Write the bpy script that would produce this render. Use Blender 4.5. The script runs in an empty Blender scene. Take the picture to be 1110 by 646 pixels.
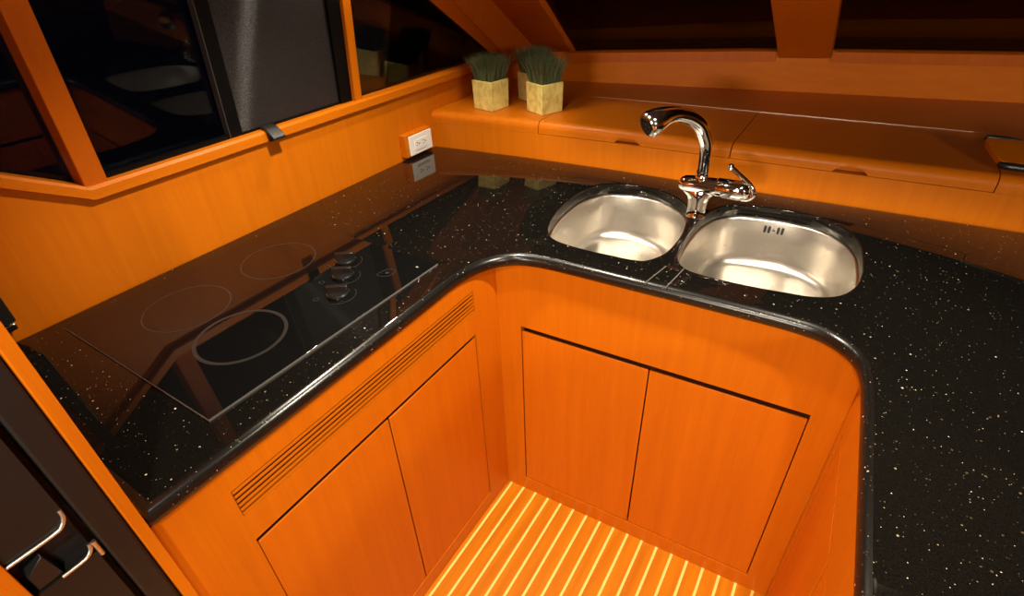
import bpy, bmesh, math, random
from mathutils import Vector, Matrix
from mathutils.geometry import tessellate_polygon

random.seed(7)
S = bpy.context.scene
COL = S.collection
PI = math.pi

# ------------------------------------------------------------------ camera
cam_d = bpy.data.cameras.new('camera')
cam = bpy.data.objects.new('camera', cam_d)
COL.objects.link(cam)
cam_d.sensor_width = 36.0
cam_d.lens = 573.373 / 1110 * 36.0
cam_d.clip_start = 0.02
pitch, roll, yaw = 0.59668, -0.043723, 0.582854
right = Vector((math.cos(yaw), math.sin(yaw), 0))
fwd = Vector((-math.sin(yaw) * math.cos(pitch), math.cos(yaw) * math.cos(pitch), -math.sin(pitch)))
up = right.cross(fwd)
r2 = math.cos(roll) * right + math.sin(roll) * up
u2 = -math.sin(roll) * right + math.cos(roll) * up
M = Matrix.Identity(4)
for i in range(3):
    M[i][0] = r2[i]; M[i][1] = u2[i]; M[i][2] = -fwd[i]
M[0][3], M[1][3], M[2][3] = 1.2688, 0.0, 1.525
cam.matrix_world = M
S.camera = cam

# ------------------------------------------------------------------ view, world, lights
S.view_settings.view_transform = 'Standard'
S.view_settings.look = 'None'
S.view_settings.gamma = 1.0
S.view_settings.use_curve_mapping = False
S.view_settings.exposure = 0.0

world = bpy.data.worlds.new('night')
S.world = world
world.use_nodes = True
world.node_tree.nodes['Background'].inputs[0].default_value = (0.10, 0.13, 0.30, 1)
world.node_tree.nodes['Background'].inputs[1].default_value = 0.012

WARM = (1.0, 0.87, 0.68)

def spot(name, loc, target, power, cone, blend=0.5, radius=0.03, col=WARM):
    d = bpy.data.lights.new(name, 'SPOT')
    d.energy = power; d.spot_size = math.radians(cone); d.spot_blend = blend
    d.shadow_soft_size = radius; d.color = col
    o = bpy.data.objects.new(name, d); COL.objects.link(o)
    o.location = loc
    o.rotation_euler = (Vector(target) - Vector(loc)).to_track_quat('-Z', 'Y').to_euler()
    return o

def area(name, loc, target, power, sx, sy, col=WARM):
    d = bpy.data.lights.new(name, 'AREA')
    d.energy = power; d.shape = 'RECTANGLE'; d.size = sx; d.size_y = sy; d.color = col
    o = bpy.data.objects.new(name, d); COL.objects.link(o)
    o.location = loc
    o.rotation_euler = (Vector(target) - Vector(loc)).to_track_quat('-Z', 'Y').to_euler()
    return o

LAMPS = [(0.667, 0.766), (0.27, 1.20)]
spot('galley_downlight', (0.667, 0.766, 1.845), (0.60, 0.70, 0.0), 53, 112, 0.5, 0.022)
spot('galley_downlight', (1.42, 0.765, 1.845), (1.30, 0.80, 0.0), 60, 96, 0.25, 0.018)
spot('galley_downlight', (0.27, 1.20, 1.845), (0.20, 1.22, 0.0), 13, 108, 0.6, 0.022)
area('saloon_ceiling_light', (1.25, -3.2, 1.88), (1.0, 1.2, 0.7), 124, 0.7, 0.35)
area('saloon_ceiling_light', (3.3, -0.7, 1.88), (0.45, 0.7, 0.6), 44, 0.45, 0.45)
spot('aisle_downlight', (1.20, -0.32, 1.86), (1.05, 0.0, 0.0), 45, 114, 0.25, 0.03)

# ------------------------------------------------------------------ materials
def new_mat(name):
    m = bpy.data.materials.new(name); m.use_nodes = True
    nt = m.node_tree
    return m, nt, nt.nodes['Principled BSDF']

def simple(name, col, rough=0.4, metal=0.0, spec=0.5, coat=0.0):
    m, nt, b = new_mat(name)
    b.inputs['Base Color'].default_value = (*col, 1)
    b.inputs['Roughness'].default_value = rough
    b.inputs['Metallic'].default_value = metal
    b.inputs['Specular IOR Level'].default_value = spec
    b.inputs['Coat Weight'].default_value = coat
    n = nt.nodes.new('ShaderNodeTexNoise'); n.inputs['Scale'].default_value = 180
    tc = nt.nodes.new('ShaderNodeTexCoord'); nt.links.new(tc.outputs['Object'], n.inputs['Vector'])
    mr = nt.nodes.new('ShaderNodeMapRange')
    mr.inputs['To Min'].default_value = max(0.0, rough - 0.03); mr.inputs['To Max'].default_value = rough + 0.03
    nt.links.new(n.outputs['Fac'], mr.inputs['Value']); nt.links.new(mr.outputs['Result'], b.inputs['Roughness'])
    return m

def wood(name, light, dark, stretch=(55, 55, 2.2), rough=0.36, spec=0.22, fine=(420, 420, 9)):
    m, nt, b = new_mat(name)
    L = nt.links
    tc = nt.nodes.new('ShaderNodeTexCoord')
    def noise(sc, detail=4):
        mp = nt.nodes.new('ShaderNodeMapping'); mp.inputs['Scale'].default_value = sc
        n = nt.nodes.new('ShaderNodeTexNoise'); n.inputs['Scale'].default_value = 1.0
        n.inputs['Detail'].default_value = detail
        L.new(tc.outputs['Object'], mp.inputs['Vector']); L.new(mp.outputs['Vector'], n.inputs['Vector'])
        return n
    a, f, w = noise(stretch), noise(fine, 2), noise((3.1, 3.1, 1.6), 2)
    add = nt.nodes.new('ShaderNodeMath'); add.operation = 'MULTIPLY_ADD'
    L.new(a.outputs['Fac'], add.inputs[0]); add.inputs[1].default_value = 0.5
    m2 = nt.nodes.new('ShaderNodeMath'); m2.operation = 'MULTIPLY_ADD'
    L.new(f.outputs['Fac'], m2.inputs[0]); m2.inputs[1].default_value = 0.3
    m3 = nt.nodes.new('ShaderNodeMath'); m3.operation = 'MULTIPLY'
    L.new(w.outputs['Fac'], m3.inputs[0]); m3.inputs[1].default_value = 0.2
    L.new(m3.outputs[0], m2.inputs[2]); L.new(m2.outputs[0], add.inputs[2])
    cr = nt.nodes.new('ShaderNodeValToRGB')
    cr.color_ramp.elements[0].position = 0.30; cr.color_ramp.elements[0].color = (*dark, 1)
    cr.color_ramp.elements[1].position = 0.68; cr.color_ramp.elements[1].color = (*light, 1)
    L.new(add.outputs[0], cr.inputs['Fac']); L.new(cr.outputs['Color'], b.inputs['Base Color'])
    b.inputs['Roughness'].default_value = rough
    b.inputs['Specular IOR Level'].default_value = spec
    return m

CH_L, CH_D = (0.62, 0.163, 0.0030), (0.52, 0.124, 0.0025)
MW = wood('cherry_vertical_grain', CH_L, CH_D)
MWX = wood('cherry_long_grain', CH_L, CH_D, (2.2, 55, 55), fine=(9, 420, 420))
MWY = wood('cherry_rail_grain', CH_L, CH_D, (55, 2.2, 55), fine=(420, 9, 420))
MDOOR = wood('cherry_door', (0.64, 0.162, 0.0030), (0.53, 0.122, 0.0025), (38, 38, 1.6))
MTRIM = wood('cherry_post', (0.52, 0.115, 0.003), (0.43, 0.086, 0.0025))
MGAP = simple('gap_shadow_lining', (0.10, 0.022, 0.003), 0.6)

def floor_mat():
    m, nt, b = new_mat('teak_and_holly_floor')
    L = nt.links
    tc = nt.nodes.new('ShaderNodeTexCoord')
    sx = nt.nodes.new('ShaderNodeSeparateXYZ'); L.new(tc.outputs['Object'], sx.inputs[0])
    def mth(op, a, bb=None):
        n = nt.nodes.new('ShaderNodeMath'); n.operation = op
        for i, v in enumerate((a, bb)):
            if v is None: continue
            if isinstance(v, (int, float)): n.inputs[i].default_value = v
            else: L.new(v, n.inputs[i])
        return n.outputs[0]
    u = mth('MODULO', mth('ADD', sx.outputs['X'], 4.5 - 0.608), 0.0451)
    line = mth('LESS_THAN', u, 0.0072)
    mp = nt.nodes.new('ShaderNodeMapping'); mp.inputs['Scale'].default_value = (40, 3, 40)
    L.new(tc.outputs['Object'], mp.inputs['Vector'])
    n = nt.nodes.new('ShaderNodeTexNoise'); n.inputs['Scale'].default_value = 1; n.inputs['Detail'].default_value = 4
    L.new(mp.outputs['Vector'], n.inputs['Vector'])
    cr = nt.nodes.new('ShaderNodeValToRGB')
    cr.color_ramp.elements[0].position = 0.3; cr.color_ramp.elements[0].color = (0.51, 0.150, 0.003, 1)
    cr.color_ramp.elements[1].position = 0.7; cr.color_ramp.elements[1].color = (0.64, 0.225, 0.004, 1)
    L.new(n.outputs['Fac'], cr.inputs['Fac'])
    mx = nt.nodes.new('ShaderNodeMix'); mx.data_type = 'RGBA'
    L.new(line, mx.inputs['Factor']); L.new(cr.outputs['Color'], mx.inputs['A'])
    mx.inputs['B'].default_value = (0.95, 0.74, 0.22, 1)
    L.new(mx.outputs['Result'], b.inputs['Base Color'])
    b.inputs['Roughness'].default_value = 0.34
    b.inputs['Specular IOR Level'].default_value = 0.22
    return m
MFLOOR = floor_mat()

def granite(name='speckled_black_granite', rough=0.03):
    m, nt, b = new_mat(name)
    L = nt.links
    tc = nt.nodes.new('ShaderNodeTexCoord')
    def fleck(scale, dmax, prob):
        v = nt.nodes.new('ShaderNodeTexVoronoi'); v.inputs['Scale'].default_value = scale
        L.new(tc.outputs['Object'], v.inputs['Vector'])
        sp = nt.nodes.new('ShaderNodeSeparateColor'); L.new(v.outputs['Color'], sp.inputs[0])
        d = nt.nodes.new('ShaderNodeMath'); d.operation = 'LESS_THAN'; L.new(v.outputs['Distance'], d.inputs[0]); d.inputs[1].default_value = dmax
        p = nt.nodes.new('ShaderNodeMath'); p.operation = 'LESS_THAN'; L.new(sp.outputs[0], p.inputs[0]); p.inputs[1].default_value = prob
        q = nt.nodes.new('ShaderNodeMath'); q.operation = 'MULTIPLY'; L.new(d.outputs[0], q.inputs[0]); L.new(p.outputs[0], q.inputs[1])
        cr = nt.nodes.new('ShaderNodeValToRGB')
        e = cr.color_ramp.elements
        e[0].position = 0.0; e[0].color = (0.035, 0.028, 0.018, 1)
        e[1].position = 1.0; e[1].color = (0.80, 0.76, 0.66, 1)
        k = e.new(0.6); k.color = (0.09, 0.068, 0.038, 1)
        k = e.new(0.85); k.color = (0.40, 0.31, 0.17, 1)
        L.new(sp.outputs[1], cr.inputs['Fac'])
        return q.outputs[0], cr.outputs['Color']
    f1, c1 = fleck(200, 0.30, 0.029)
    f2, c2 = fleck(430, 0.32, 0.034)
    n = nt.nodes.new('ShaderNodeTexNoise'); n.inputs['Scale'].default_value = 520; L.new(tc.outputs['Object'], n.inputs['Vector'])
    base = nt.nodes.new('ShaderNodeValToRGB')
    base.color_ramp.elements[0].position = 0.35; base.color_ramp.elements[0].color = (0.003, 0.0027, 0.0024, 1)
    base.color_ramp.elements[1].position = 0.75; base.color_ramp.elements[1].color = (0.0085, 0.0072, 0.0058, 1)
    L.new(n.outputs['Fac'], base.inputs['Fac'])
    x1 = nt.nodes.new('ShaderNodeMix'); x1.data_type = 'RGBA'
    L.new(f2, x1.inputs['Factor']); L.new(base.outputs['Color'], x1.inputs['A']); L.new(c2, x1.inputs['B'])
    x2 = nt.nodes.new('ShaderNodeMix'); x2.data_type = 'RGBA'
    L.new(f1, x2.inputs['Factor']); L.new(x1.outputs['Result'], x2.inputs['A']); L.new(c1, x2.inputs['B'])
    L.new(x2.outputs['Result'], b.inputs['Base Color'])
    b.inputs['Roughness'].default_value = rough
    b.inputs['Specular IOR Level'].default_value = 0.5
    return m
MGRAN = granite()
MGEDGE = granite('hand_polished_granite_edge', 0.26)

def steel():
    m, nt, b = new_mat('brushed_steel')
    L = nt.links
    b.inputs['Base Color'].default_value = (0.70, 0.66, 0.60, 1)
    b.inputs['Metallic'].default_value = 1.0
    tc = nt.nodes.new('ShaderNodeTexCoord')
    mp = nt.nodes.new('ShaderNodeMapping'); mp.inputs['Scale'].default_value = (90, 90, 500)
    L.new(tc.outputs['Object'], mp.inputs['Vector'])
    n = nt.nodes.new('ShaderNodeTexNoise'); n.inputs['Scale'].default_value = 1; L.new(mp.outputs['Vector'], n.inputs['Vector'])
    mr = nt.nodes.new('ShaderNodeMapRange'); mr.inputs['To Min'].default_value = 0.24; mr.inputs['To Max'].default_value = 0.36
    L.new(n.outputs['Fac'], mr.inputs['Value']); L.new(mr.outputs['Result'], b.inputs['Roughness'])
    return m
MSTEEL = steel()
MCHROME = simple('chrome', (0.86, 0.85, 0.84), 0.05, 1.0)
MALU = simple('brushed_aluminium', (0.75, 0.73, 0.70), 0.38, 1.0)
MHINGE = simple('hinge_metal', (0.80, 0.66, 0.52), 0.3, 1.0)
MBLK = simple('black_plastic', (0.012, 0.012, 0.012), 0.35)
MBLKG = simple('black_gloss', (0.010, 0.010, 0.010), 0.2, spec=1.0)
MFRIDGE = simple('charcoal_laminate', (0.012, 0.0105, 0.010), 0.42, spec=0.35)
MFRAME = simple('black_window_frame', (0.003, 0.003, 0.003), 0.45, spec=0.12)
MWHITE = simple('white_plastic', (0.86, 0.84, 0.80), 0.3)
MDARKHOLE = simple('dark_slot', (0.01, 0.01, 0.01), 0.7)
MHOB = simple('hob_glass', (0.004, 0.004, 0.004), 0.03)
MRING = simple('hob_print', (0.022, 0.021, 0.020), 0.3)
MEDGE = simple('hob_edge_trim', (0.16, 0.15, 0.14), 0.45, 0.3)
MSEAM = simple('grey_seam_filler', (0.10, 0.09, 0.08), 0.5)
MRUB = simple('black_rubber', (0.012, 0.014, 0.014), 0.3)
MSOIL = simple('dark_soil', (0.02, 0.016, 0.01), 0.9)
MCEIL = simple('dark_headliner', (0.09, 0.07, 0.05), 0.7)
MROOM = simple('saloon_panelling', (0.22, 0.075, 0.012), 0.5)

def concrete():
    m, nt, b = new_mat('cream_cement')
    L = nt.links
    tc = nt.nodes.new('ShaderNodeTexCoord')
    n = nt.nodes.new('ShaderNodeTexNoise'); n.inputs['Scale'].default_value = 55; n.inputs['Detail'].default_value = 6
    mp = nt.nodes.new('ShaderNodeMapping'); mp.inputs['Scale'].default_value = (1, 1, 0.8)
    L.new(tc.outputs['Object'], mp.inputs['Vector']); L.new(mp.outputs['Vector'], n.inputs['Vector'])
    cr = nt.nodes.new('ShaderNodeValToRGB')
    cr.color_ramp.elements[0].position = 0.30; cr.color_ramp.elements[0].color = (0.60, 0.49, 0.125, 1)
    cr.color_ramp.elements[1].position = 0.58; cr.color_ramp.elements[1].color = (0.86, 0.74, 0.235, 1)
    L.new(n.outputs['Fac'], cr.inputs['Fac']); L.new(cr.outputs['Color'], b.inputs['Base Color'])
    b.inputs['Roughness'].default_value = 0.8
    bp = nt.nodes.new('ShaderNodeBump'); bp.inputs['Strength'].default_value = 0.25; bp.inputs['Distance'].default_value = 0.002
    L.new(n.outputs['Fac'], bp.inputs['Height']); L.new(bp.outputs['Normal'], b.inputs['Normal'])
    return m
MPOT = concrete()

def grass_mat():
    m, nt, b = new_mat('dark_grass')
    L = nt.links
    tc = nt.nodes.new('ShaderNodeTexCoord')
    n = nt.nodes.new('ShaderNodeTexNoise'); n.inputs['Scale'].default_value = 260; L.new(tc.outputs['Object'], n.inputs['Vector'])
    cr = nt.nodes.new('ShaderNodeValToRGB')
    cr.color_ramp.elements[0].position = 0.3; cr.color_ramp.elements[0].color = (0.045, 0.062, 0.022, 1)
    cr.color_ramp.elements[1].position = 0.7; cr.color_ramp.elements[1].color = (0.18, 0.22, 0.095, 1)
    L.new(n.outputs['Fac'], cr.inputs['Fac']); L.new(cr.outputs['Color'], b.inputs['Base Color'])
    b.inputs['Roughness'].default_value = 0.55
    return m
MGRASS = grass_mat()

def glass():
    m = bpy.data.materials.new('window_glass'); m.use_nodes = True
    nt = m.node_tree; nt.nodes.clear(); L = nt.links
    out = nt.nodes.new('ShaderNodeOutputMaterial')
    mix = nt.nodes.new('ShaderNodeMixShader')
    tr = nt.nodes.new('ShaderNodeBsdfTransparent'); tr.inputs[0].default_value = (0.55, 0.58, 0.62, 1)
    gl = nt.nodes.new('ShaderNodeBsdfGlossy'); gl.inputs['Roughness'].default_value = 0.015
    fr = nt.nodes.new('ShaderNodeFresnel'); fr.inputs['IOR'].default_value = 1.36
    L.new(fr.outputs[0], mix.inputs[0]); L.new(tr.outputs[0], mix.inputs[1]); L.new(gl.outputs[0], mix.inputs[2])
    L.new(mix.outputs[0], out.inputs[0])
    return m
MGLASS = glass()

def screen_mat():
    m, nt, b = new_mat('insect_screen_mesh')
    L = nt.links
    tc = nt.nodes.new('ShaderNodeTexCoord')
    n = nt.nodes.new('ShaderNodeTexNoise'); n.inputs['Scale'].default_value = 700; n.inputs['Detail'].default_value = 1
    L.new(tc.outputs['Object'], n.inputs['Vector'])
    cr = nt.nodes.new('ShaderNodeValToRGB')
    cr.color_ramp.elements[0].position = 0.35; cr.color_ramp.elements[0].color = (0.009, 0.008, 0.0085, 1)
    cr.color_ramp.elements[1].position = 0.7; cr.color_ramp.elements[1].color = (0.034, 0.029, 0.030, 1)
    L.new(n.outputs['Fac'], cr.inputs['Fac']); L.new(cr.outputs['Color'], b.inputs['Base Color'])
    b.inputs['Roughness'].default_value = 0.6
    b.inputs['Specular IOR Level'].default_value = 0.25
    g = nt.nodes.new('ShaderNodeBsdfAnisotropic'); g.inputs['Color'].default_value = (0.75, 0.75, 0.78, 1)
    g.inputs['Roughness'].default_value = 0.46; g.inputs['Anisotropy'].default_value = 0.95
    tv = nt.nodes.new('ShaderNodeCombineXYZ'); tv.inputs[1].default_value = 1.0
    L.new(tv.outputs[0], g.inputs['Tangent'])
    n2 = nt.nodes.new('ShaderNodeTexNoise'); n2.inputs['Scale'].default_value = 420; n2.inputs['Detail'].default_value = 0
    L.new(tc.outputs['Object'], n2.inputs['Vector'])
    mr = nt.nodes.new('ShaderNodeMapRange'); mr.inputs['From Min'].default_value = 0.45; mr.inputs['From Max'].default_value = 0.72
    mr.inputs['To Min'].default_value = 0.004; mr.inputs['To Max'].default_value = 0.048
    L.new(n2.outputs['Fac'], mr.inputs['Value'])
    mx = nt.nodes.new('ShaderNodeMixShader')
    L.new(mr.outputs['Result'], mx.inputs[0]); L.new(b.outputs[0], mx.inputs[1]); L.new(g.outputs[0], mx.inputs[2])
    L.new(mx.outputs[0], nt.nodes['Material Output'].inputs['Surface'])
    return m
MSCREEN = screen_mat()

# ------------------------------------------------------------------ mesh helpers
class MB:
    def __init__(s): s.v = []; s.f = []
    def add(s, vs, fs):
        o = len(s.v); s.v += [tuple(v) for v in vs]; s.f += [tuple(i + o for i in f) for f in fs]
        return s
    def box(s, x0, x1, y0, y1, z0, z1, T=None):
        vs = [Vector((x, y, z)) for z in (z0, z1) for y in (y0, y1) for x in (x0, x1)]
        if T: vs = [T(v) for v in vs]
        return s.add(vs, [(0, 2, 3, 1), (4, 5, 7, 6), (0, 1, 5, 4), (1, 3, 7, 5), (3, 2, 6, 7), (2, 0, 4, 6)])
    def hexa(s, a, b):
        """two quads (4 points each) joined into a block"""
        return s.add(list(a) + list(b), [(3, 2, 1, 0), (4, 5, 6, 7), (0, 1, 5, 4), (1, 2, 6, 5), (2, 3, 7, 6), (3, 0, 4, 7)])
    def rings(s, rs, close=True, cap0=False, cap1=False):
        n = len(rs[0]); o = len(s.v)
        for r in rs: s.v += [tuple(p) for p in r]
        for k in range(len(rs) - 1):
            for i in range(n if close else n - 1):
                j = (i + 1) % n
                s.f.append((o + k * n + i, o + k * n + j, o + (k + 1) * n + j, o + (k + 1) * n + i))
        if cap0: s.f.append(tuple(o + i for i in reversed(range(n))))
        if cap1: s.f.append(tuple(o + (len(rs) - 1) * n + i for i in range(n)))
        return s
    def prism(s, poly, z0, z1):
        a = [(p[0], p[1], z0) for p in poly]; b = [(p[0], p[1], z1) for p in poly]
        return s.rings([a, b], True, True, True)
    def tube(s, path, rad, n=16, caps=True):
        P = [Vector(p) for p in path]
        if isinstance(rad, (int, float)): rad = [rad] * len(P)
        rs = []; ref = None
        for i, p in enumerate(P):
            t = (P[min(i + 1, len(P) - 1)] - P[max(i - 1, 0)]).normalized()
            if ref is None:
                ref = t.orthogonal().normalized()
            ref = (ref - t * ref.dot(t)).normalized()
            b = t.cross(ref)
            rs.append([p + rad[i] * (math.cos(2 * PI * k / n) * ref + math.sin(2 * PI * k / n) * b) for k in range(n)])
        return s.rings(rs, True, caps, caps)
    def lathe(s, c, prof, n=32, axis='z'):
        rs = []
        for r, h in prof:
            ring = []
            for k in range(n):
                a = 2 * PI * k / n
                if axis == 'z': ring.append((c[0] + r * math.cos(a), c[1] + r * math.sin(a), c[2] + h))
                else: ring.append((c[0] + h, c[1] + r * math.cos(a), c[2] + r * math.sin(a)))
            rs.append(ring)
        return s.rings(rs, True, True, True)
    def build(s, name, mat, parent=None, bevel=0.0, seg=2, smooth=True, angle=38):
        me = bpy.data.meshes.new(name)
        me.from_pydata(s.v, [], s.f)
        bm = bmesh.new(); bm.from_mesh(me)
        bmesh.ops.recalc_face_normals(bm, faces=bm.faces)
        bm.to_mesh(me); bm.free()
        me.materials.append(mat)
        if smooth:
            for p in me.polygons: p.use_smooth = True
            me.set_sharp_from_angle(angle=math.radians(angle))
        o = bpy.data.objects.new(name, me); COL.objects.link(o)
        if bevel:
            md = o.modifiers.new('bevel', 'BEVEL'); md.width = bevel; md.segments = seg
            md.limit_method = 'ANGLE'; md.angle_limit = math.radians(40)
        if parent is not None:
            o.parent = parent
            o.matrix_parent_inverse = Matrix.Translation(parent.location).inverted() if parent.type == 'EMPTY' else Matrix.Identity(4)
        return o

def thing(name, label, cat, loc, group=None):
    o = bpy.data.objects.new(name, None); COL.objects.link(o)
    o.empty_display_size = 0.05; o.location = loc
    o['label'] = label; o['category'] = cat
    if group: o['group'] = group
    return o

def tag(o, label, cat, group=None):
    o['label'] = label; o['category'] = cat
    if group: o['group'] = group
    return o

def struct(o):
    o['kind'] = 'structure'
    return o

def catmull(pts, n=6, closed=True):
    out = []; m = len(pts)
    for i in range(m if closed else m - 1):
        if closed: p0, p1, p2, p3 = (pts[(i + k - 1) % m] for k in range(4))
        else: p0, p1, p2, p3 = (pts[min(max(i + k - 1, 0), m - 1)] for k in range(4))
        for k in range(n):
            t = k / n
            out.append(tuple(0.5 * (2 * b + (c - a) * t + (2 * a - 5 * b + 4 * c - d) * t * t + (3 * b - a - 3 * c + d) * t ** 3)
                             for a, b, c, d in zip(p0, p1, p2, p3)))
    if not closed: out.append(tuple(pts[-1]))
    return out

def area2(P): return sum(P[i][0] * P[(i + 1) % len(P)][1] - P[(i + 1) % len(P)][0] * P[i][1] for i in range(len(P))) / 2

def offset(P, d):
    """move a closed CCW 2D polygon inwards by d"""
    out = []; n = len(P)
    for i in range(n):
        a, b, c = Vector(P[i - 1][:2]), Vector(P[i][:2]), Vector(P[(i + 1) % n][:2])
        e1 = (b - a).normalized(); e2 = (c - b).normalized()
        n1 = Vector((-e1.y, e1.x)); n2 = Vector((-e2.y, e2.x))
        m = (n1 + n2)
        if m.length < 1e-6: m = n1
        m = m.normalized(); k = max(0.35, m.dot(n1))
        q = b + m * d / k
        out.append((q.x, q.y))
    return out

# ------------------------------------------------------------------ key dimensions
H = 0.915                     # worktop height
TH = 0.035                    # worktop thickness
SK = 0.048458                 # small angle between sink run and the boat's beam
ca, sa = math.cos(SK), math.sin(SK)
P0 = Vector((0.6076, 0.9327, 0))
def sink_T(v):                # (u along face, d behind face, z) -> world
    return Vector((P0.x + ca * v.x - sa * v.y, P0.y + sa * v.x + ca * v.y, v.z))
AX = Vector((0.02, -1, 0)).normalized()
PR = sink_T(Vector((0.8125, 0, 0)))
def right_T(v):               # (u towards the viewer, d behind face (+x), z)
    return Vector((PR.x + AX.x * v.x - AX.y * v.y, PR.y + AX.y * v.x + AX.x * v.y, v.z))
def left_T(v):                # (u = y, d behind face (-x), z)
    return Vector((0.608 - v.y, v.x, v.z))

# ------------------------------------------------------------------ setting: floor, walls, ceiling
struct(MB().box(-0.05, 4.2, -4.6, 2.9, -0.03, 0.0).build('floor', MFLOOR))
struct(MB().box(-0.4, 4.2, -4.6, 2.9, 1.90, 1.93).build('ceiling', MCEIL))
struct(MB().box(4.2, 4.23, -4.6, 2.9, 0, 1.90).build('wall_right', MROOM))
struct(MB().box(-0.4, 4.2, -4.63, -4.6, 0, 1.90).build('wall_back', MROOM))

wl = [(-4.6, 0), (2.02, 0), (2.02, 1.128), (0.392, 1.128), (-0.02, 1.365), (-4.6, 1.365)]
m = MB().rings([[(0.0, y, z) for y, z in wl], [(-0.03, y, z) for y, z in wl]], True, True, True)
struct(m.build('wall_left', MW))
m = MB()
for y0, y1 in ((-4.6, -1.4), ):
    m.box(-0.03, 0.0, y0, y1, 1.365, 1.90)
m.box(-0.02, 0.065, -1.4, 1.5, 1.66, 1.90)
struct(m.build('wall_left_header', MW))

# front wall under the windshield
WP = [(0.0, 2.018), (0.24, 2.06), (0.56, 2.122), (0.876, 2.178), (1.10, 2.220), (1.335, 2.259), (1.72, 2.33), (2.7, 2.47), (4.2, 2.62)]
WZ = [1.138, 1.143, 1.155, 1.167, 1.171, 1.174, 1.178, 1.183, 1.19]
m = MB()
m.rings([[(x, y, 0), (x, y, z), (x, y + 0.035, z), (x, y + 0.035, 0)] for (x, y), z in zip(WP, WZ)], True, True, True)
struct(m.build('wall_front', MWX))

# outboard sill rail under the side windows
rz = lambda y: 1.114 + (max(0.0, 0.392 - y) * 0.575)
m = MB()
secs = [(-0.03), 0.392, 1.96]
rail = []
for y in secs:
    z = rz(y)
    rail.append([(-0.03, y, z), (0.010, y, z), (0.014, y, z + 0.004), (0.014, y, z + 0.024), (0.009, y, z + 0.030), (-0.03, y, z + 0.031)])
m.rings(rail, True, True, True)
struct(m.build('trim_1', MWY, angle=22))

# side window wall leans inboard going up
def LP(y, z, off=0.0): return Vector((0.1 * (z - 1.144) + off, y, z))
def GP(y, z, off=0.0): return Vector((0.08 * (z - 1.144) + off, y, z))
def lean_block(y0a, y1a, z0, z1, off0, off1, y0b=None, y1b=None, mb=None):
    mb = mb or MB()
    y0b = y0a if y0b is None else y0b; y1b = y1a if y1b is None else y1b
    mb.hexa([LP(y0a, z0, off0), LP(y1a, z0, off0), LP(y1b, z1, off0), LP(y0b, z1, off0)],
            [LP(y0a, z0, off1), LP(y1a, z0, off1), LP(y1b, z1, off1), LP(y0b, z1, off1)])
    return mb
struct(lean_block(0.387, 0.431, 1.13, 1.68, -0.045, 0.004).build('trim_2', MTRIM, bevel=0.002))
struct(lean_block(1.121, 1.150, 1.13, 1.68, -0.04, 0.006).build('trim_3', MW, bevel=0.002))

w = MB(); poly = [(-1.4, 1.36), (-0.02, 1.36), (0.395, 1.130), (0.395, 1.70), (-1.4, 1.70)]
w.rings([[GP(y, z, -0.034) for y, z in poly], [GP(y, z, -0.040) for y, z in poly]], True, True, True)
struct(w.build('window_1', MGLASS, smooth=False))

w2 = struct(MB().hexa([GP(0.425, 1.13, -0.036), GP(1.125, 1.13, -0.036), GP(1.125, 1.66, -0.036), GP(0.425, 1.66, -0.036)], [GP(0.425, 1.13, -0.030), GP(1.125, 1.13, -0.030), GP(1.125, 1.66, -0.030), GP(0.425, 1.66, -0.030)]).build('window_2', MGLASS, smooth=False))
f = MB()
lean_block(0.7205, 0.7225, 1.145, 1.68, -0.028, -0.008, mb=f)
o = f.build('sash_edge', simple('sash_metal', (0.10, 0.10, 0.10), 0.35, 0.6), w2); o['label'] = 'thin bright metal sash edge'
f = lean_block(0.7225, 0.756, 1.14, 1.68, -0.028, -0.010)
lean_block(1.078, 1.121, 1.14, 1.68, -0.028, -0.006, mb=f)
lean_block(0.756, 1.078, 1.13, 1.150, -0.028, -0.010, mb=f)
f.build('sash_frame', MFRAME, w2)
f = lean_block(0.754, 1.080, 1.148, 1.68, -0.022, -0.016)
o = f.build('insect_screen', MSCREEN, w2, smooth=False); o['label'] = 'dark grey woven insect screen'
f = lean_block(0.431, 0.719, 1.135, 1.1535, -0.028, -0.010)
f.build('glazing_bead', MFRAME, w2)

poly = [(1.145, 1.13), (1.92, 1.125), (1.145, 1.587)]
w = MB().rings([[GP(y, z, -0.020) for y, z in poly], [GP(y, z, -0.026) for y, z in poly]], True, True, True)
struct(w.build('window_3', MGLASS, smooth=False))

# raked corner pillar between the side windows and the windshield
def rk(b, r, s): return Vector((b[0] + r[0] * s, b[1] + r[1] * s, b[2] + s))
oB, oR = (0.030, 1.865, 1.173), (0.088, -1.5)
kB, kR = (0.060, 2.045, 1.172), (-0.002, -1.5)
dB, dR = (0.246, 2.062, 1.144), (0.133, -1.5)
m = MB(); rs = []
for s in (-0.075, 0.0, 0.2, 0.5):
    O, K, D = rk(oB, oR, s), rk(kB, kR, s), rk(dB, dR, s)
    rs.append([O, K, D, D + Vector((0.02, 0.05, 0.045)), K + Vector((-0.045, 0.06, 0.03)), O + Vector((-0.07, 0.0, 0.0))])
m.rings(rs, True, True, True)
struct(m.build('trim_4', MTRIM, bevel=0.003))
# inner reveal strip beside the forward side window
m = MB(); rs = []
for t in (-0.12, 0.0, 1.0, 2.6):
    g = LP(1.822 - 0.317 * t, 1.181 + 0.19 * t, -0.012); O = rk(oB, oR, 0.192 * t)
    rs.append([g, O + Vector((-0.004, 0.004, 0)), O + Vector((-0.05, 0.03, 0.02)), g + Vector((-0.03, 0.02, 0.0))])
m.rings(rs, True, True, True)
struct(m.build('trim_5', MTRIM))

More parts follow.
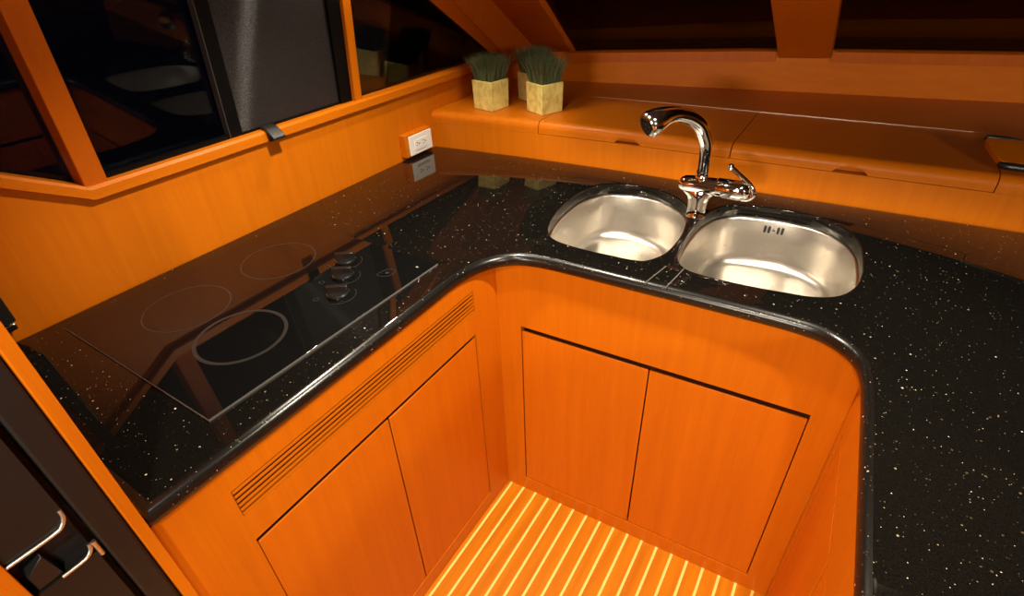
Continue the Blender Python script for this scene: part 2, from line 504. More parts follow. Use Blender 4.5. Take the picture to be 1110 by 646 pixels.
# windshield ledge trim and panes
def wpt(x):
    for i in range(len(WP) - 1):
        if WP[i][0] <= x <= WP[i + 1][0]:
            t = (x - WP[i][0]) / (WP[i + 1][0] - WP[i][0])
            return Vector((x, WP[i][1] + t * (WP[i + 1][1] - WP[i][1]), WZ[i] + t * (WZ[i + 1] - WZ[i])))
def ledge(name, xs):
    rs = []
    for x in xs:
        p = wpt(x); q = p + Vector((0.02, -0.1, 0)) * 0.17
        rs.append([(q.x, q.y, p.z - 0.036), (q.x, q.y, p.z - 0.003), (q.x, q.y + 0.004, p.z), (p.x, p.y + 0.06, p.z + 0.001), (p.x, p.y + 0.06, p.z - 0.036)])
    return struct(MB().rings(rs, True, True, True).build(name, MTRIM))
ledge('trim_6', [0.235, 0.56, 0.876, 0.975])
ledge('trim_7', [1.15, 1.335, 1.72, 2.6, 4.1])
def pane(name, xs, mat, rx0=0.0, rx1=0.0):
    A = []; B = []
    for i, x in enumerate(xs):
        p = wpt(x); rx = rx0 + (rx1 - rx0) * i / (len(xs) - 1)
        b0 = p + Vector((0, 0.045, -0.012)); b1 = rk(b0, (rx, -1.5), 0.50)
        A.append([b0, b1, b1 + Vector((0, 0.004, 0.005)), b0 + Vector((0, 0.004, 0.005))])
    return struct(MB().rings(A, True, True, True).build(name, mat, smooth=False))
pane('window_4', [0.20, 0.56, 0.876, 1.03], MGLASS)
pane('window_5', [1.09, 1.335, 1.72, 2.7, 4.1], MGLASS)
m = MB(); rs = []
for s in (-0.03, 0.2, 0.5):
    L_, R_ = rk((0.985, 2.20, 1.142), (-0.08, -1.5), s), rk((1.146, 2.226, 1.148), (0.0, -1.5), s)
    rs.append([L_, R_, R_ + Vector((0, 0.05, 0.05)), L_ + Vector((0, 0.05, 0.05))])
struct(MB().rings(rs, True, True, True).build('trim_8', MTRIM, bevel=0.003))
# windshield header extended over the sinks, unseen box added to shade the lids
struct(MB().box(0.62, 4.2, 0.975, 1.46, 1.605, 1.90).build('added_shade_header', MCEIL))

# ------------------------------------------------------------------ partition panel at the end of the worktop
struct(MB().box(0.0, 0.630, 0.0655, 0.0796, 0.0, 1.90).build('wall_partition', MW, bevel=0.0015))

# ------------------------------------------------------------------ refrigerator beside the partition
fr = thing('refrigerator', 'black built-in refrigerator with chrome edged grip, left of the wooden partition', 'refrigerator', (0.33, -0.28, 0.0))
MB().box(0.03, 0.565, -0.62, 0.064, 0.0, 1.50).build('cabinet_body', MFRIDGE, fr, bevel=0.002)
MB().box(0.566, 0.622, 0.0345, 0.064, 0.02, 1.50).build('door_frame', MFRIDGE, fr, bevel=0.003)
m = MB().box(0.570, 0.614, -0.60, 0.026, 0.977, 1.49)
m.box(0.570, 0.614, -0.60, 0.026, 0.03, 0.911).box(0.570, 0.592, -0.60, 0.026, 0.911, 0.977).box(0.59, 0.614, -0.60, -0.10, 0.911, 0.977)
dl = m.build('door', MFRIDGE, fr)
pts = catmull([(0.616, -0.10, 0.9745), (0.616, -0.04, 0.9745), (0.616, 0.006, 0.9745), (0.616, 0.017, 0.978), (0.616, 0.023, 0.988), (0.614, 0.024, 0.998)], 5, False)
h = MB().tube(pts, 0.0024, 10).build('grip_edge', MALU, dl)
pts = catmull([(0.616, -0.012, 0.913), (0.616, 0.008, 0.913), (0.616, 0.017, 0.915), (0.616, 0.023, 0.922), (0.615, 0.0245, 0.930)], 5, False)
h = MB().tube(pts, 0.0024, 10).build('grip_edge', MALU, dl)
MB().hexa([(0.596, -0.034, 0.945), (0.596, -0.013, 0.966), (0.596, -0.008, 0.914), (0.596, -0.034, 0.914)],
          [(0.612, -0.034, 0.940), (0.612, -0.013, 0.955), (0.612, -0.008, 0.914), (0.612, -0.034, 0.914)]).build('grip_paddle', MBLK, dl, bevel=0.001)
o = MB().box(0.6135, 0.622, -0.59, -0.040, 0.06, 1.46).build('wood_inset', MDOOR, dl, bevel=0.001); o['label'] = 'orange cherry wood inset'
MB().tube([(0.617, 0.029, 0.904), (0.617, 0.029, 0.931)], 0.0028, 10).build('latch_pin', MALU, fr)

# ------------------------------------------------------------------ base cabinets
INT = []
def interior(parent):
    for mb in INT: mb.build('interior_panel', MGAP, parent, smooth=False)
    INT.clear()

def face_frame(mb, T, W, op, z1, extra=()):
    """front panel with openings: list of (u0,u1,z0,z1), 20 mm thick, between u=W[0]..W[1]"""
    t = 0.020
    us = sorted({W[0], W[1], *[o[0] for o in op], *[o[1] for o in op]})
    zs = sorted({0.0, z1, *[o[2] for o in op], *[o[3] for o in op]})
    for i in range(len(us) - 1):
        for j in range(len(zs) - 1):
            cu, cz = (us[i] + us[i + 1]) / 2, (zs[j] + zs[j + 1]) / 2
            if any(o[0] < cu < o[1] and o[2] < cz < o[3] for o in op): continue
            mb.box(us[i], us[i + 1], 0, t, zs[j], zs[j + 1], T)
    for o in op:
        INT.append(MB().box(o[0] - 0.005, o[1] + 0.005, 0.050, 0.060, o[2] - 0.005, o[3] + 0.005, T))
    return mb

def doors(parent, T, u0, u1, um, z0, z1, top):
    g = 0.0022
    for a, b in ((u0 + g, um - g / 1.3), (um + g / 1.3, u1 - g)):
        MB().box(a, b, 0.0025, 0.0070, z0 + g, z1 - top, T).build('door', MDOOR, parent, bevel=0.0015)

lc = thing('base_cabinet', 'orange cherry base cabinet with louvred vent and two doors under the cooktop', 'cabinet', (0.5, 0.5, 0))
m = MB()
face_frame(m, left_T, (0.082, 0.9325), [(0.187, 0.831, 0.057, 0.703), (0.187, 0.834, 0.767, 0.831)], 0.879)
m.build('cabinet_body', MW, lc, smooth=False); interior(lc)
doors(lc, left_T, 0.187, 0.831, 0.511, 0.057, 0.703, 0.0135)
m = MB()
n = 6; ph = 0.064 / n
for i in range(n):
    z = 0.767 + i * ph + 0.0015
    m.box(0.1885, 0.8325, 0.0008, 0.0022, z, z + 0.0056, left_T)
vg = m.build('vent_grille', MWY, lc, smooth=False)
vg['label'] = 'louvred vent of thin slats'

sc = thing('base_cabinet', 'orange cherry base cabinet with two flat doors under the sinks', 'cabinet', tuple(sink_T(Vector((0.4, 0.15, 0)))))
m = MB()
face_frame(m, sink_T, (0.0005, 0.812), [(0.0675, 0.7548, 0.057, 0.682)], 0.879)
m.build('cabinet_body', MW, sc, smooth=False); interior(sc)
doors(sc, sink_T, 0.0675, 0.7548, 0.4125, 0.057, 0.682, 0.0165)

rc = thing('base_cabinet', 'orange cherry base cabinet at right seen edge on below the worktop arm', 'cabinet', tuple(right_T(Vector((0.5, 0.15, 0)))))
m = MB()
face_frame(m, right_T, (0.0005, 1.2), [(0.030, 0.318, 0.057, 0.690), (0.330, 0.62, 0.057, 0.690)], 0.879)
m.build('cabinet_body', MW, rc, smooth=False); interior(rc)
MB().box(0.0322, 0.3158, 0.0025, 0.0070, 0.059, 0.675, right_T).build('door', MDOOR, rc, bevel=0.0015)
MB().box(0.3322, 0.6178, 0.0025, 0.0070, 0.059, 0.675, right_T).build('door', MDOOR, rc, bevel=0.0015)

# ------------------------------------------------------------------ worktop with two sink cut-outs
cut1 = [(0.735, 1.016), (0.698, 1.045), (0.673, 1.105), (0.657, 1.19), (0.656, 1.29), (0.672, 1.357), (0.708, 1.400), (0.79, 1.424), (0.866, 1.416),
        (0.926, 1.381), (0.960, 1.335), (0.976, 1.27), (0.988, 1.20), (0.990, 1.14), (0.985, 1.08), (0.966, 1.036), (0.943, 1.017), (0.885, 1.010), (0.80, 1.007)]
cut2 = [(1.008, 1.13), (1.003, 1.22), (1.008, 1.31), (1.034, 1.388), (1.085, 1.424), (1.186, 1.442), (1.265, 1.432), (1.325, 1.392), (1.356, 1.335), (1.368, 1.265),
        (1.372, 1.19), (1.364, 1.125), (1.340, 1.075), (1.298, 1.047), (1.244, 1.036), (1.17, 1.026), (1.088, 1.024), (1.044, 1.034), (1.018, 1.070)]
def ccw(P): return P if area2(P) > 0 else P[::-1]
C1 = ccw(catmull(cut1, 6)); C2 = ccw(catmull(cut2, 6))

BK = [(0.0, 1.4555), (0.03, 1.459), (0.18, 1.480), (0.36, 1.499), (0.653, 1.5225), (1.072, 1.5415), (1.60, 1.567), (2.3, 1.60)]
nose = [(0.6205, 0.083), (0.6225, 0.30), (0.6235, 0.60), (0.6225, 0.745), (0.626, 0.79), (0.637, 0.838), (0.660, 0.878), (0.692, 0.905), (0.735, 0.918), (0.80, 0.9245),
        (0.95, 0.931), (1.10, 0.9378), (1.22, 0.942), (1.285, 0.942), (1.326, 0.936), (1.356, 0.920), (1.378, 0.897), (1.391, 0.868), (1.398, 0.832), (1.402, 0.77), (1.411, 0.563), (1.420, 0.36), (1.436, 0.0)]
front = nose[:4] + catmull(nose[3:13], 4, False)[1:-1] + catmull(nose[12:19], 4, False) + nose[19:]
outer = front + [(2.3, 0.0)] + [(x, y - 0.0015) for x, y in reversed(BK)]
outer[-1] = (0.0015, outer[-1][1])
outer += [(0.0015, 0.083)]
outer = ccw(outer)
def bullnose(P, r, z1, t, sgn=1, k=6):
    """rings of a half-rounded edge, from the top ring to the bottom ring"""
    rs = []
    for i in range(k + 1):
        a = PI / 2 * i / k
        rs.append((r * (1 - math.sin(a)), z1 - r * (1 - math.cos(a))))
    for i in range(k + 1):
        a = PI / 2 * i / k
        rs.append((r * (1 - math.cos(a)), z1 - t + r * (1 - math.sin(a))))
    out = []
    for d, z in rs:
        q = offset(P, sgn * d)
        out.append([(x, y, z) for x, y in q])
    return out
m = MB()
ro = bullnose(outer, 0.0172, H, TH)
r1 = bullnose(C1, 0.0035, H, TH, -1, 3)
r2_ = bullnose(C2, 0.0035, H, TH, -1, 3)
for R in (ro, r1, r2_): m.rings(R)
for k in (0, -1):
    loops = [[Vector(p) for p in R[k]] for R in (ro, r1, r2_)]
    flat = [p for l in loops for p in l]
    tris = tessellate_polygon([[Vector((p.x, p.y, 0)) for p in l] for l in loops])
    o0 = len(m.v); m.v += [tuple(p) for p in flat]; m.f += [tuple(i + o0 for i in t) for t in tris]
me_o = m.build('worktop', MGRAN, angle=40)
bm = bmesh.new(); bm.from_mesh(me_o.data)
bmesh.ops.remove_doubles(bm, verts=bm.verts, dist=1e-5)
bmesh.ops.recalc_face_normals(bm, faces=bm.faces)
bm.to_mesh(me_o.data); bm.free()
for p in me_o.data.polygons: p.use_smooth = True
me_o.data.set_sharp_from_angle(angle=math.radians(40))
me_o.data.materials.append(MGEDGE)
for p in me_o.data.polygons:
    nz = p.normal.z
    if -0.9 < nz < 0.985 and p.center.x > 0.02 and p.center.y < 0.99 and p.center.x < 1.5: p.material_index = 1
tag(me_o, 'black speckled granite worktop with rounded edge running round three sides', 'worktop')
for a, b in (((1.0065, 1.021), (0.990, 0.9335)), ((1.044, 1.031), (1.0335, 0.9365))):
    d = (Vector(b) - Vector(a)).normalized(); nn = Vector((-d.y, d.x)) * 0.0011
    A, B = Vector(a), Vector(b)
    sm = MB().prism([A + nn, B + nn, B - nn, A - nn], H - 0.004, H + 0.0003).build('seam_line', MSEAM, me_o)

# ------------------------------------------------------------------ sink bowls
def sink(label, C, drain, slots=()):
    c = Vector((sum(p[0] for p in C) / len(C), sum(p[1] for p in C) / len(C), 0))
    root = thing('sink_bowl', label, 'sink', (c.x, c.y, 0.742))
    zt = H - TH - 0.0006
    prof = [(-0.006, -0.010), (-0.006, 0.0), (0.0, 0.0), (0.002, -0.0012), (0.003, -0.004), (0.005, -0.06), (0.008, -0.105)]
    R = 0.034
    for i in range(1, 8):
        a = PI / 2 * i / 7
        prof.append((0.009 + R * (1 - math.cos(a)), -0.104 - R * math.sin(a)))
    for d in (0.06, 0.085, 0.11): prof.append((d, -0.1385 - (d - 0.043) * 0.03))
    rs = []
    for d, z in prof:
        if d <= 0.03: q = offset(C, d)
        else:
            b = offset(C, 0.03); bc = Vector((c.x, c.y))
            q = []
            rm = sum((Vector(p) - bc).length for p in b) / len(b)
            for p in b:
                v = Vector(p) - bc
                q.append(tuple(bc + v * max(0.05, 1 - (d - 0.03) / rm)))
        rs.append([(x, y, zt + z) for x, y in q])
    m = MB().rings(rs, True, False, True)
    m.build('basin', MSTEEL, root, angle=60)
    zb = zt - 0.1385 - 0.0015
    MB().lathe((drain[0], drain[1], zb), [(0.043, 0.0), (0.042, 0.003), (0.036, 0.0035), (0.030, 0.001), (0.012, 0.001), (0.010, 0.006), (0.001, 0.007)], 32).build('drain', MCHROME, root)
    for (x, y, z) in slots:
        pts = []
        for k in range(16):
            a = 2 * PI * k / 16
            pts.append((x + 0.0032 * math.cos(a), z + 0.0032 * math.sin(a) + (0.0055 if math.sin(a) >= 0 else -0.0055)))
        A = [(px, y - 0.0035 + (px - x) * 0.06, pz) for px, pz in pts]; B = [(px, y + 0.004 + (px - x) * 0.06, pz) for px, pz in pts]
        MB().rings([A, B], True, True, True).build('overflow_slot', MDARKHOLE, root)
    if slots:
        x, y, z = (slots[1][0] + slots[2][0]) / 2, slots[1][1] - 0.0005, slots[1][2]
        MB().lathe((0, 0, 0), [(0.0035, 0.0), (0.003, 0.002), (0.0006, 0.0024)], 14).build('overflow_screw', MCHROME, root).matrix_local = \
            Matrix.Translation((x - c.x, y - c.y - 0.001, z - 0.742)) @ Matrix.Rotation(PI / 2, 4, 'X')
sink('smaller stainless steel sink bowl on the left of the faucet', C1, (0.82, 1.22))
sink('wide stainless steel sink bowl with overflow slots on the right of the faucet', C2, (1.19, 1.23),
     [(1.148, 1.428, 0.857), (1.158, 1.4285, 0.857), (1.180, 1.432, 0.857), (1.190, 1.4328, 0.857)])

# ------------------------------------------------------------------ faucet
fa = thing('faucet', 'chrome single lever kitchen faucet with bent spout between the two sinks', 'faucet', (0.990, 1.300, H))
fx, fy = 0.990, 1.300
zc = 1.000
ax = Vector((ca, sa, 0))
def fa_p(u, z, d=0.0): return Vector((fx + ax.x * u - ax.y * d, fy + ax.y * u + ax.x * d, z))
rs = []
for z, xl, xr, ry in ((0.0004, 0.0245, 0.0245, 0.0205), (0.004, 0.0245, 0.0245, 0.0205), (0.0055, 0.0232, 0.0232, 0.0195), (0.030, 0.0232, 0.0232, 0.0195), (0.044, 0.0250, 0.0240, 0.0190),
                      (0.054, 0.0290, 0.0270, 0.0185), (0.062, 0.0390, 0.0340, 0.0180), (0.068, 0.0440, 0.0370, 0.0165), (0.074, 0.0455, 0.0375, 0.0140), (0.085, 0.0440, 0.0370, 0.0120)):
    ring = []
    for k in range(32):
        a = 2 * PI * k / 32
        c_, s_ = math.cos(a), math.sin(a)
        ring.append(fa_p((xr if c_ > 0 else xl) * c_, H + z, ry * s_))
    rs.append(ring)
MB().rings(rs, True, True, True).build('base_column', MCHROME, fa, angle=60)
m = MB().tube([fa_p(-0.0545, zc - 0.002), fa_p(-0.0535, zc - 0.002), fa_p(-0.0505, zc - 0.002), fa_p(-0.0450, zc - 0.002), fa_p(-0.037, zc - 0.001), fa_p(-0.024, zc), fa_p(0, zc), fa_p(0.024, zc), fa_p(0.0375, zc)],
              [0.002, 0.0075, 0.0130, 0.0172, 0.0198, 0.0206, 0.0206, 0.0215, 0.0222], 28)
m.build('cross_body', MCHROME, fa)
m = MB().lathe((fx, fy, zc), [(0.0170, 0.010), (0.0170, 0.020), (0.0155, 0.026), (0.0130, 0.030)], 28)
m.build('spout_collar', MCHROME, fa)
m = MB().tube([fa_p(0.0385, zc), fa_p(0.041, zc), fa_p(0.092, zc), fa_p(0.104, zc), fa_p(0.113, zc), fa_p(0.117, zc)], [0.0222, 0.0240, 0.0240, 0.0220, 0.0155, 0.002], 28)
m.build('valve_cartridge', MCHROME, fa)
pts = catmull([(0.100, zc - 0.020), (0.113, zc - 0.018), (0.123, zc - 0.009), (0.1235, zc + 0.003), (0.110, zc + 0.020), (0.086, zc + 0.038), (0.065, zc + 0.053)], 5, False)
m = MB().tube([fa_p(u, z) for u, z in pts], [0.0060] * 12 + [0.0056] * (len(pts) - 12), 14)
m.lathe(fa_p(0.062, zc + 0.055), [(0.001, -0.0085), (0.0060, -0.006), (0.0085, 0), (0.0060, 0.006), (0.001, 0.0085)], 16)
m.build('lever', MCHROME, fa)
SA = math.radians(236)
def spt(h, z): return Vector((fx + h * math.cos(SA), fy + h * math.sin(SA), z))
SP = [(0.0, 1.012), (0.0, 1.050), (0.0035, 1.093), (0.012, 1.118), (0.033, 1.151), (0.066, 1.1735), (0.104, 1.1860)]
HP = [(0.100, 1.1856), (0.118, 1.1880), (0.138, 1.1865), (0.158, 1.1815), (0.172, 1.1765), (0.181, 1.1728), (0.1845, 1.1713)]
sp2 = catmull([spt(h, z) for h, z in SP[:7]], 6, False)
rads = [0.0135 + 0.0030 * min(1, i / 20) for i in range(len(sp2))]
m = MB().tube(sp2, rads, 24)
m.build('spout', MCHROME, fa)
MB().tube([spt(0.001, 1.033), spt(0.001, 1.036)], 0.0148, 24).build('spout_ring', MCHROME, fa)
hd = [spt(h, z) for h, z in HP]
m = MB().tube(hd, [0.0165, 0.0182, 0.0222, 0.0272, 0.0298, 0.0290, 0.0255], 28)
e0, e1 = hd[-1], hd[-1] + (hd[-1] - hd[-2]).normalized() * 0.002
m.tube([e0, e0 + (e1 - e0) * 0.6, e1], [0.0245, 0.0215, 0.0150], 24)
m.build('spray_head', MCHROME, fa)

# ------------------------------------------------------------------ cooktop
ck = thing('cooktop', 'black glass cooktop with three ring marks and three knobs set in granite', 'cooktop', (0.3, 0.5, H))
gl = [(0.052, 0.2255), (0.5415, 0.2265), (0.5555, 0.780), (0.060, 0.7805)]
MB().prism(gl, H + 0.0003, H + 0.0046).build('glass_plate', MHOB, ck, bevel=0.0008)
m = MB().prism([(0.5415, 0.2265), (0.54225, 0.2265), (0.55625, 0.781), (0.5555, 0.780)], H + 0.0003, H + 0.0042)
m.prism([(0.052, 0.2250), (0.54225, 0.2260), (0.54225, 0.2265), (0.052, 0.2255)], H + 0.0003, H + 0.0040)
m.build('edge_trim', MEDGE, ck)
zt = H + 0.0046
def flat_ring(c, r0, r1, z, a0=0.0, a1=2 * PI, n=64):
    mb = MB(); full = abs(a1 - a0 - 2 * PI) < 1e-6
    rs = []
    for k in range(n + (0 if full else 1)):
        a = a0 + (a1 - a0) * k / n
        cs, sn = math.cos(a), math.sin(a)
        rs.append([(c[0] + r * cs, c[1] + r * sn, zz) for r, zz in ((r0, z), (r1, z), (r1, z + 0.0003), (r0, z + 0.0003))])
    if full: rs.append(rs[0])
    return mb.rings(rs, True, not full, not full)
flat_ring((0.210, 0.389), 0.0815, 0.0845, zt).build('cooking_zone', MRING, ck)
flat_ring((0.214, 0.612), 0.0815, 0.0845, zt).build('cooking_zone', MRING, ck)
flat_ring((0.394, 0.387), 0.0780, 0.0850, zt).build('cooking_zone', MRING, ck)
for (x, y) in ((0.360, 0.686), (0.405, 0.636), (0.452, 0.578)):
    k = MB().lathe((x, y, zt + 0.0002), [(0.0235, 0), (0.0242, 0.002), (0.0240, 0.006), (0.0215, 0.0085), (0.004, 0.0092)], 36).build('control_knob', MBLKG, ck)
    d = Vector((0.82, 0.57, 0)); e = Vector((-0.57, 0.82, 0)); c = Vector((x, y, zt + 0.008))
    A = [c + d * a + e * b for a, b in ((-0.0225, -0.0065), (0.0225, -0.0065), (0.0225, 0.0065), (-0.0225, 0.0065))]
    B = [c + d * a + e * b + Vector((0, 0, 0.015)) for a, b in ((-0.0215, -0.0042), (0.0215, -0.0042), (0.0215, 0.0042), (-0.0215, 0.0042))]
    MB().hexa(A, B).build('knob_grip', MBLKG, k, bevel=0.0016, seg=3)
    flat_ring((x + 0.002, y), 0.0345, 0.0358, zt, math.radians(-75), math.radians(68), 40).build('dial_mark', MRING, ck)
for (x, y) in ((0.424, 0.542), (0.382, 0.594), (0.341, 0.648)):
    flat_ring((x, y), 0.0045, 0.0062, zt, n=20).build('zone_symbol', MRING, ck)
m = MB()
tri = [(0.4655, 0.677), (0.470, 0.7035), (0.484, 0.712), (0.495, 0.708), (0.4965, 0.690), (0.482, 0.676)]
tri = ccw(catmull(tri, 3))
a_, b_ = tri, offset(tri, 0.0016)
m.rings([[(x, y, zt) for x, y in a_], [(x, y, zt + 0.0003) for x, y in a_], [(x, y, zt + 0.0003) for x, y in b_], [(x, y, zt) for x, y in b_]])
m.lathe((0.4815, 0.694, zt), [(0.0042, 0), (0.0042, 0.0003), (0.0005, 0.0003)], 18)
m.build('residual_heat_mark', MRING, ck)
MB().box(0.5215, 0.5275, 0.7440, 0.7475, zt, zt + 0.0003).build('indicator_mark', simple('indicator_print', (0.35, 0.34, 0.3), 0.4), ck)

# ------------------------------------------------------------------ storage console behind the sinks
def bk(x):
    for i in range(len(BK) - 1):
        if BK[i][0] <= x <= BK[i + 1][0]:
            t = (x - BK[i][0]) / (BK[i + 1][0] - BK[i][0])
            return BK[i][1] + t * (BK[i + 1][1] - BK[i][1])
ZL, ZS = 1.0335, 0.9950
XL, XM, XR = 0.409, 1.0035, 1.5915
con = thing('storage_console', 'low cherry console with two lift-up lids behind the sinks under the windshield', 'console', (1.0, 1.8, 0.0))
def lip_profile(depth, zb=ZS):
    r = 0.024
    prof = [(0.0, zb), (0.0, ZL - r - 0.002), (0.0, ZL - r)]
    for i in range(1, 8):
        a = PI / 2 * i / 7
        prof.append((r * (1 - math.cos(a)), ZL - r + r * math.sin(a)))
    prof += [(r + 0.003, ZL), (depth - 0.004, ZL), (depth, ZL), (depth, ZS), (0.022, ZS), (0.022, zb)]
    return prof
# body: full-height front panel, fixed top at both ends and behind the lids
m = MB()
xs = [0.001, 0.03, 0.10, 0.18, 0.27, 0.36, 0.5, 0.653, 0.85, 1.072, 1.35, 1.60, 2.29]
m.rings([[(x, bk(x), 0.0), (x, bk(x), ZS - 0.0015), (x, bk(x) + 0.40, ZS - 0.0015), (x, bk(x) + 0.40, 0.0)] for x in xs], True, True, True)
def top_strip(xs, dep):
    rs = []
    for x in xs:
        rs.append([(x, bk(x) + d, z) for d, z in lip_profile(dep(x), ZS - 0.001)])
    m.rings(rs, True, True, True)
def fw(x):   # y of the front wall minus a hair
    return wpt(x).y - 0.0015
top_strip([0.0012, 0.05, 0.10, 0.18, 0.27, 0.34, XL - 0.0015], lambda x: fw(x) - bk(x))
top_strip([XR + 0.0015, 1.8, 2.0, 2.29], lambda x: fw(x) - bk(x))
LD = 0.356
xs = [XL - 0.002, 0.56, 0.876, 1.10, 1.335, XR + 0.002]
m.rings([[(x, bk(x) + LD + 0.006, ZS), (x, bk(x) + LD + 0.006, ZL), (x, fw(x), ZL), (x, fw(x), ZS)] for x in xs], True, True, True)
m.build('console_body', MW, con, angle=30)
def lid(x0, x1, notch):
    rs = []
    xs = [x0 + (x1 - x0) * i / 20 for i in range(21)]
    nh = 0.041
    xs += [notch + nh * math.sin(PI / 2 * (k / 10)) for k in range(-10, 11)]
    xs = sorted(set(round(x, 5) for x in xs))
    for x in xs:
        q = (x - notch) / nh
        zb = ZS + (0.0215 * (1 - q * q) if abs(q) < 1 else 0)
        rs.append([(x, bk(x) + d, z) for d, z in lip_profile(LD, zb)])
    return MB().rings(rs, True, True, True).build('lid', MWX, con, angle=30)
lid(XL + 0.001, XM - 0.0014, 0.706)
lid(XM + 0.0014, XR - 0.001, 1.298)
m = MB()
m.rings([[(x, bk(x) + LD + 0.0008, ZL - 0.002), (x, bk(x) + LD + 0.0008, ZL + 0.0012), (x, bk(x) + LD + 0.0050, ZL + 0.0012), (x, bk(x) + LD + 0.0050, ZL - 0.002)] for x in (XL + 0.03, 0.7, 1.0, 1.3, XR - 0.03)], True, True, True)
m.build('piano_hinge', MHINGE, con)

# tilted wooden hatch board with black rubber edging at the right end of the console
hb = thing('hatch_board', 'orange wooden board with black rubber edging at the right end of the console', 'board', (1.9, 1.72, ZL))
def hp(x, t, z=0.0): return Vector((x, 1.612 + 0.120 * t + (x - 1.585) * -0.03, ZL + 0.0065 + 0.020 * t + z))
cv = [(1.600, 0.0), (1.587, 0.06), (1.576, 0.3), (1.567, 0.6), (1.560, 0.9), (1.564, 1.0)]
cv = catmull(cv, 4, False)
A = [hp(x, t, 0.0) for x, t in cv] + [hp(2.25, 1.0, 0), hp(2.25, 0.0, 0)]
B = [hp(x, t, 0.014) for x, t in cv] + [hp(2.25, 1.0, 0.014), hp(2.25, 0.0, 0.014)]
MB().rings([A, B], True, True, True).build('board_panel', MWX, hb, bevel=0.002)
m = MB().tube([hp(1.586, 0.04, 0.006), hp(1.592, 0.0, 0.006), hp(1.605, -0.015, 0.006), hp(1.68, -0.02, 0.006), hp(2.25, -0.02, 0.006)], [0.0055, 0.0075, 0.0088, 0.0080, 0.0080], 14)
m.build('edge_seal', MRUB, hb)
m = MB().tube([hp(1.559, 0.95, 0.012), hp(1.563, 1.0, 0.014), hp(1.60, 1.02, 0.014), hp(1.63, 1.02, 0.013)], [0.003, 0.005, 0.005, 0.003], 12)
m.build('edge_seal', MRUB, hb)
m = MB().hexa([hp(1.60, 0.05, 0), hp(2.2, 0.05, 0), hp(2.2, 0.95, 0), hp(1.60, 0.95, 0)],
              [(1.60, 1.622, ZL + 0.0005), (2.2, 1.604, ZL + 0.0005), (2.2, 1.706, ZL + 0.0005), (1.60, 1.724, ZL + 0.0005)])
m.build('board_base', MTRIM, hb)

# ------------------------------------------------------------------ potted grass
def pot(name_loc, ang, label, seed, zh=0.095, size=0.090, gh=0.101):
    x, y = name_loc
    rnd = random.Random(seed)
    root = thing('potted_grass', label, 'plant', (x, y, ZL), 'grass pots in the corner of the console')
    c, s = math.cos(ang), math.sin(ang)
    def T(v): return Vector((x + c * v.x - s * v.y, y + s * v.x + c * v.y, ZL + 0.0005 + v.z))
    h = size / 2; w = h - 0.007; b = h - 0.002
    m = MB()
    sq = lambda q, z: [T(Vector((a * q, bb * q, z))) for a, bb in ((-1, -1), (1, -1), (1, 1), (-1, 1))]
    m.rings([sq(b, 0), sq(h, zh), sq(w, zh), sq(w - 0.002, 0.02)], True, True, True)
    m.build('pot', MPOT, root, bevel=0.0018)
    MB().hexa(sq(w - 0.0008, zh - 0.016), sq(w - 0.0006, zh - 0.010)).build('soil', MSOIL, root)
    g = MB()
    for i in range(1300):
        px, py = rnd.uniform(-w, w) * 0.94, rnd.uniform(-w, w) * 0.94
        out = Vector((px, py, 0)) / w
        L = gh * rnd.uniform(0.82, 1.0) * (1.0 - 0.06 * out.length ** 2)
        lean = out * (0.025 + rnd.uniform(-0.008, 0.012)) + Vector((rnd.gauss(0, 0.006), rnd.gauss(0, 0.006), 0))
        z0 = zh - 0.011
        th = rnd.uniform(0, PI); wd = Vector((math.cos(th), math.sin(th), 0)) * 0.0010
        p0 = Vector((px, py, z0)); p1 = p0 + lean * 0.35 + Vector((0, 0, L * 0.55)); p2 = p0 + lean + Vector((0, 0, L))
        g.add([T(p0 - wd), T(p0 + wd), T(p1 + wd * 0.8), T(p1 - wd * 0.8), T(p2)], [(0, 1, 2, 3), (3, 2, 4)])
    o = g.build('grass_tuft', MGRASS, root, smooth=False); o['kind'] = 'stuff'
def centre(corner, ang, size=0.09):
    a, b = ang, ang + PI / 2
    return (corner[0] + size / 2 * (math.cos(a) + math.cos(b)), corner[1] + size / 2 * (math.sin(a) + math.sin(b)))
A1, A2 = math.radians(81), math.radians(66)
pot(centre((0.211, 1.533), A1), A1, 'leftmost square cream pot of dark green grass, nearest the side window', 3)
pot(centre((0.389, 1.5625), A2), A2, 'right front square cream pot of dark green grass beside the console lid', 5)
pot(centre((0.277, 1.690), A2), A2, 'square cream pot of grass half hidden behind the right front pot', 9)

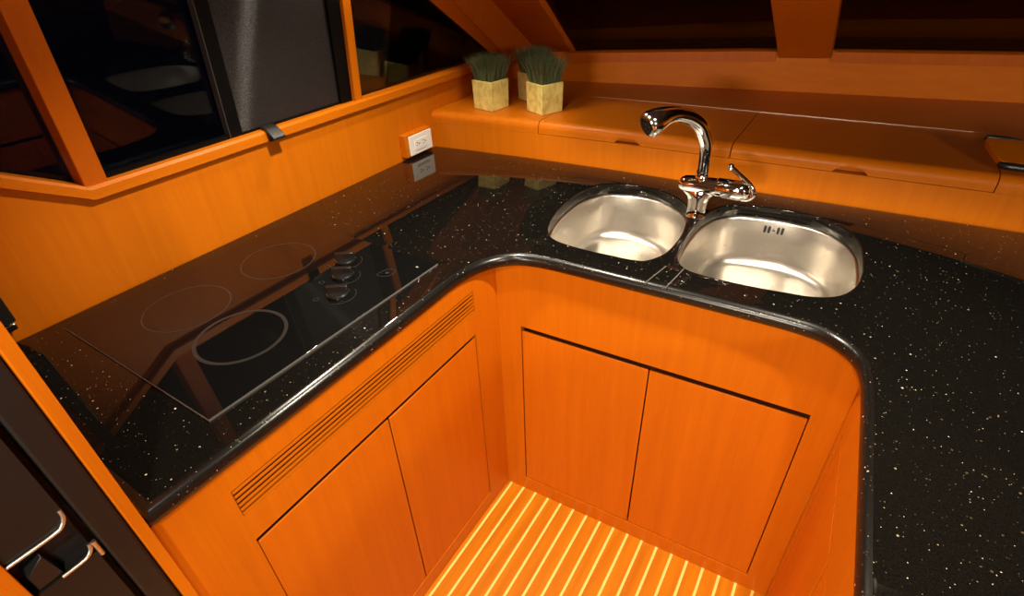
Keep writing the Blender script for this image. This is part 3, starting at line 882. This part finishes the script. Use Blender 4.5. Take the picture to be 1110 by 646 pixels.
# ------------------------------------------------------------------ wall outlet, latch, cable cover
ou = thing('power_outlet', 'white double power outlet on a cherry block above the worktop corner', 'outlet', (0.015, 1.35, 0.955))
MB().box(0.0006, 0.026, 1.281, 1.414, 0.922, 0.997).build('backing_block', MW, ou, bevel=0.0015)
MB().box(0.0262, 0.0315, 1.296, 1.411, 0.9245, 0.990).build('cover_plate', MWHITE, ou, bevel=0.002, seg=3)
MB().box(0.0316, 0.0330, 1.319, 1.388, 0.940, 0.973).build('receptacle_face', MWHITE, ou, bevel=0.0006)
for yc in (1.337, 1.370):
    m = MB()
    m.box(0.0331, 0.0336, yc - 0.0085, yc - 0.0030, 0.9615, 0.9640)
    m.box(0.0331, 0.0336, yc - 0.0085, yc - 0.0040, 0.9520, 0.9545)
    m.lathe((0.0331, yc + 0.004, 0.958), [(0.0026, 0), (0.0026, 0.0005), (0.0003, 0.0005)], 14, 'x')
    m.build('socket_slots', MDARKHOLE, ou)
m = MB()
m.box(0.0316, 0.0321, 1.327, 1.380, 0.9345, 0.9357)
m.build('printed_line', simple('grey_print', (0.42, 0.34, 0.24), 0.5), ou)

la = MB().rings([[(x, 0.802, z), (x, 0.838, z), (x, 0.838, z - 0.006), (x, 0.802, z - 0.006)] for x, z in ((-0.004, 1.1530), (0.012, 1.1515), (0.020, 1.1470), (0.042, 1.1285))], True, True, True)
la = la.box(0.0145, 0.023, 0.803, 0.837, 1.117, 1.138).build('window_latch', MBLK, bevel=0.0015)
tag(la, 'small black latch hooked over the sill rail below the dark screen', 'latch')

cc = thing('cable_cover', 'black upright cable cover with silver tip at the aft end of the side wall', 'cable cover', (0.012, 0.163, 0.94))
MB().box(0.0006, 0.020, 0.150, 0.176, 0.955, 1.34).build('cover_strip', MBLK, cc, bevel=0.003)
MB().box(0.0006, 0.022, 0.148, 0.172, 0.940, 0.9545).build('end_cap', MCHROME, cc, bevel=0.003)

# ------------------------------------------------------------------ recessed ceiling lamp over the galley
ml, nt, b = new_mat('lamp_lens')
b.inputs['Emission Color'].default_value = (1.0, 0.88, 0.68, 1); b.inputs['Emission Strength'].default_value = 300.0
for (x, y), where in zip(LAMPS, ('over the edge of the left worktop', 'close to the side window wall')):
    dn = thing('downlight', 'small round recessed ceiling lamp glowing ' + where, 'lamp', (x, y, 1.90), 'recessed lamps over the galley')
    MB().lathe((x, y, 1.878), [(0.034, 0.022), (0.044, 0.021), (0.045, 0.017), (0.034, 0.012), (0.026, 0.0), (0.024, 0.004), (0.024, 0.021)], 32).build('trim_ring', MCHROME, dn)
    MB().lathe((x, y, 1.874), [(0.004, -0.006), (0.012, -0.004), (0.020, 0.001), (0.022, 0.006), (0.003, 0.007)], 24).build('lens', ml, dn)
